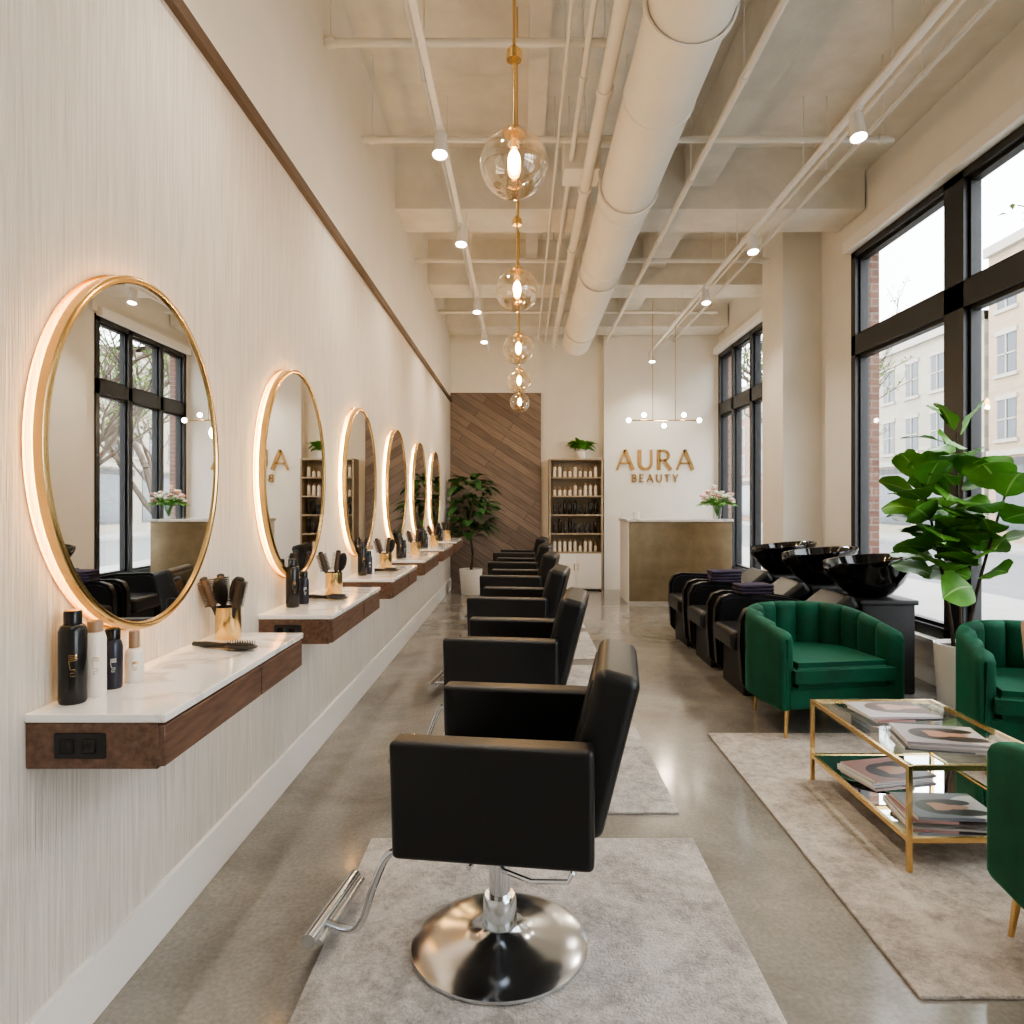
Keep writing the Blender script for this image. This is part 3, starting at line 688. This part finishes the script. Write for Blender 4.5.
def pipe(p,q,r,label='cream painted pipe running below the ceiling',m='cream'):
    L_=(Vector(q)-Vector(p)); g=G(); g.cyl(p,q,r,m,seg=14)
    n=max(1,int(L_.length/1.5))
    for k in range(n+1):
        c=Vector(p)+L_*(k/n*.96+.02); e=L_.normalized()*.03; g.cyl(c-e,c+e,r*1.3,m,seg=14)
        zt=zceil(c.x,c.y)
        if zt>c.z+r: g.cyl((c.x,c.y,c.z),(c.x,c.y,zt),.006,m,seg=6)
    return tag(g.obj('ceiling_pipe'),label,'pipe','pipes below the ceiling')
pipe((XL,4.44,4.42),(.6,4.44,4.42),.026); pipe((XL,5.47,4.34),(2.9,5.47,4.34),.026); pipe((XL,8.2,4.34),(2.9,8.2,4.34),.026); pipe((XL,10.4,4.34),(2.9,10.4,4.34),.026)
pipe((.54,-2.95,4.20),(.54,12.1,4.20),.045,'cream painted sprinkler pipe running along the duct'); pipe((.40,-2.95,4.28),(.40,12.1,4.28),.02); pipe((-.64,-2.95,4.25),(-.64,12.1,4.25),.014)
pipe((1.45,-2.95,4.28),(1.45,12.1,4.28),.026); pipe((2.42,-2.95,4.26),(2.42,12.1,4.26),.014); pipe((2.62,-2.95,4.30),(2.62,12.1,4.30),.018); pipe((.28,-2.95,4.32),(.28,12.1,4.32),.012)
# ---------------------------------------------------------------- tracks and spots
def track(x):
    g=G(); g.box((x-.018,YN+.1,4.02),(x+.018,11.9,4.05),'white')
    t=g.obj('light_track'); tag(t,'white track rail hung below the ceiling holding spotlights','light track','ceiling light tracks')
    for yy in (-.0,2.4,7.0,7.4,9.4,9.8,11.6):
        g=G(); g.cyl((x,yy,4.04),(x,yy,4.398),.005,'white',seg=6); g.obj('suspension_rod',t)
track(-.55); track(2.15)
sp=thing('track_spotlight','small white spotlight mounted on a ceiling track','spotlight',(-.55,4.72,4.02),0,'track spotlights')
g=G(); g.cyl((0,0,-.05),(0,0,.0),.012,'white'); g.box((-.02,-.06,-.012),(.02,.06,.0),'white'); g.obj('spotlight_stem',sp)
X=Matrix.Translation((0,-.01,-.11))@Matrix.Rotation(-.25,4,'X')@Matrix.Diagonal((1.2,1.2,1.35,1))
g=G(); g.lathe([(0,.07),(.028,.07),(.035,.06),(.042,-.05),(.046,-.06),(.042,-.06),(.038,-.054),(0,-.05)],'white',X,24); hd=g.obj('spotlight_head',sp)
g=G(); g.lathe([(0,-.060),(.02,-.059),(.037,-.055),(.037,-.05),(0,-.05)],'lens',X,20); g.obj('spotlight_lens',hd)
light('SPOT',(0,-.05,-.24),64,(1,.90,.77),sp,rot=(-.05,0,0),size=.05,angle=128,blend=.9,name='spotlight_beam')
for y in (6.35,8.6,10.2,2.6,.6): dup(sp,loc=(-.55,y,4.02))
for y in (4.5,6.54,8.2,11.6,2.4,.4): dup(sp,loc=(2.15,y,4.02))
# ---------------------------------------------------------------- pendants
pd=thing('pendant_light','clear glass globe pendant light on a long brass rod','pendant light',(-.035,3.1,3.0),0,'row of globe pendants')
g=G(); g.lathe([(.15*math.sin(pi*k/28),.15*math.cos(pi*k/28)) for k in range(3,29)],'gglobe',None,48); g.obj('lamp_globe',pd,angle=180)
g=G(); g.cyl((0,0,.14),(0,0,ZC-3.0),.007,'gold',seg=10); g.cyl((0,0,.46),(0,0,.50),.034,'gold'); g.cyl((0,0,.50),(0,0,.53),.034,'gold',.008); g.obj('pendant_rod',pd)
g=G(); g.lathe([(0,.168),(.02,.166),(.04,.155),(.05,.14),(.05,.130),(.0,.130)],'gold',None,24); g.cyl((0,0,.07),(0,0,.14),.016,'gold'); g.obj('lamp_cap',pd)
g=G(); g.sph((0,0,.01),.028,'bulb',(1,1,2.0),16); g.obj('light_bulb',pd)
light('POINT',(0,0,-.07),16,(1,.70,.40),pd,size=.03,name='bulb_light')
for k in range(1,5): dup(pd,loc=(-.035,3.1+1.84*k if k!=2 else 6.82,3.0))
ch=thing('linear_chandelier','slim brass bar chandelier with glowing glass globes above the desk','chandelier',(2.13,10.5,2.74))
g=G(); g.cyl((-.50,0,0),(.50,0,0),.009,'gold',seg=10)
for x in (-.17,.17): g.cyl((x,0,0),(x,0,ZC-2.74),.005,'gold',seg=8)
g.box((-.2,-.04,ZC-2.74-.03),(.2,.04,ZC-2.74),'gold')
for x,s_ in ((-.3,.06),(.0,-.06),(.3,.06)): g.cyl((x,0,0),(x,0,s_),.006,'gold',seg=8)
g.obj('chandelier_frame',ch)
for x,z in ((-.53,0),(.53,0),(-.3,.08),(0,-.08),(.3,.08)):
    g=G(); g.sph((x,0,z),.036,'lens',seg=16); g.obj('lamp_globe',ch)
light('POINT',(0,-.12,-.2),18,(1,.82,.6),ch,size=.1,name='chandelier_light')
# ---------------------------------------------------------------- exterior
g=G(); g.box((3.72,-40,-.5),(8.5,110,-.15),'walk'); tag(g.obj('sidewalk'),'pale concrete sidewalk outside the windows','sidewalk')
g=G(); g.box((8.5,-40,-.5),(17,110,-.27),'road'); tag(g.obj('street_road'),'grey asphalt city street','road')
g=G(); g.box((17,-40,-.5),(20,110,-.14),'walk'); tag(g.obj('sidewalk'),'concrete sidewalk across the street','sidewalk')
def building(y0,y1,h,m,label,nw,nf,x0=20.0):
    e=thing('building',label,'building',(x0,y0,-.14)); w=y1-y0
    g=G(); g.box((0,0,0),(8,w,h),m); g.box((-.25,0,h-.4),(8,w,h),'stone'); g.box((-.12,0,3.6),(0,w,3.85),'stone'); g.obj('facade',e)
    fh=(h-4.4)/nf; ww=w/nw; base=None
    for f in range(nf):
        for i in range(nw):
            if base is None:
                g=G(); a,c=ww*.5,fh*.6
                g.box((-.02,-a/2,0),(.1,a/2,c),'dglass'); 
                g.box((-.10,-a/2-.15,-.15),(.0,a/2+.15,0),'stone'); g.box((-.06,-.03,0),(0,.03,c),'stone'); g.box((-.06,-a/2,c*.5-.03),(0,a/2,c*.5+.03),'stone'); g.box((-.07,-a/2-.1,c),(0,a/2+.1,c+.2),'stone')
                base=g.obj('building_window',e,loc=(0,ww*.5,4.3)); continue
            n_=base.copy(); C.objects.link(n_); n_.location=(0,ww*(i+.5),4.3+f*fh)
    ns=max(2,nw//2); sw=w/ns
    for i in range(ns):
        g=G(); g.box((-.04,sw*i+.5,.5),(.1,sw*(i+1)-.5,3.2),'dglass'); g.box((-.08,sw*i+.4,3.2),(0,sw*(i+1)-.4,3.5),'blackm'); g.obj('storefront_window',e)
building(-6,14,11,'facade3','grey stone building across the street',7,3)
building(14.3,30,12.5,'facade1','tan brick building with tall windows across the street',7,3)
building(30.3,46,10,'facade3','low tan stone building across the street',7,2)
building(46.3,70,12,'facade2','red brick building across the street',9,3)
building(70.3,100,13,'facade3','grey stone building further down the street',10,3)
def tree():
    e=thing('street_tree','bare street tree with sprouting spring leaves on the sidewalk','tree',(6.6,13.4,-.15),0,'street trees')
    g=G(); lf=G(); rnd=random.Random(5)
    def br(p,d,L_,r,dep):
        n=4; pts=[p]; q=p.copy(); dd=d.copy()
        for i in range(n):
            dd=(dd+Vector((rnd.uniform(-.18,.18),rnd.uniform(-.18,.18),rnd.uniform(-.05,.12)))).normalized(); q=q+dd*L_/n; pts.append(q.copy())
        g.tube(pts,[r*(1-.4*i/n) for i in range(n+1)],'bark',7 if dep<2 else 4)
        if dep>=3:
            for i in range(4):
                c=pts[rnd.randint(1,n)]+Vector((rnd.uniform(-.1,.1),rnd.uniform(-.1,.1),rnd.uniform(-.1,.1)))
                lf.leaf(c,(rnd.uniform(-1,1),rnd.uniform(-1,1),rnd.uniform(-.5,1)),.10,.06,'leafl',.3,0,2)
        if dep<5:
            for i in range(3 if dep<2 else (3 if dep<4 else 3)):
                b_=pts[rnd.randint(2,n)] if i else pts[-1]
                a=rnd.uniform(0,2*pi); sp_=rnd.uniform(.45,.9)
                br(b_.copy(),(dd+Vector((math.cos(a)*sp_,math.sin(a)*sp_,rnd.uniform(-.1,.3)))).normalized(),L_*rnd.uniform(.62,.8),r*.60,dep+1)
    br(Vector((0,0,0.02)),Vector((0,0,1)),2.6,.14,0)
    g.obj('tree_branches',e); lf.obj('tree_leaves',e,angle=180); return e
tr=tree()
for (x,y,rz) in ((7.6,7.6,2),(7.4,19,4),(7.3,26,1),(7.4,34,2.2),(7.4,43,3.2)): dup(tr,loc=(x,y,-.15),rz=rz)
# ---------------------------------------------------------------- world, camera
w=bpy.data.worlds.new('World'); S.world=w; w.use_nodes=True; nt=w.node_tree
bg=nt.nodes['Background']; bg.inputs['Color'].default_value=(.94,.97,1,1); bg.inputs['Strength'].default_value=7.8
cam=bpy.data.cameras.new('Camera'); co=bpy.data.objects.new('Camera',cam); C.objects.link(co); co.location=(0,0,1.5); co.rotation_euler=(pi/2,0,0)
cam.sensor_width=36; cam.lens=700/1024*36; cam.shift_x=-.0098; cam.shift_y=-.0088; cam.clip_start=.05; cam.clip_end=500
S.camera=co
try:
    S.view_settings.view_transform='AgX'; S.view_settings.look='AgX - Medium High Contrast'; S.view_settings.exposure=.15
except Exception: pass
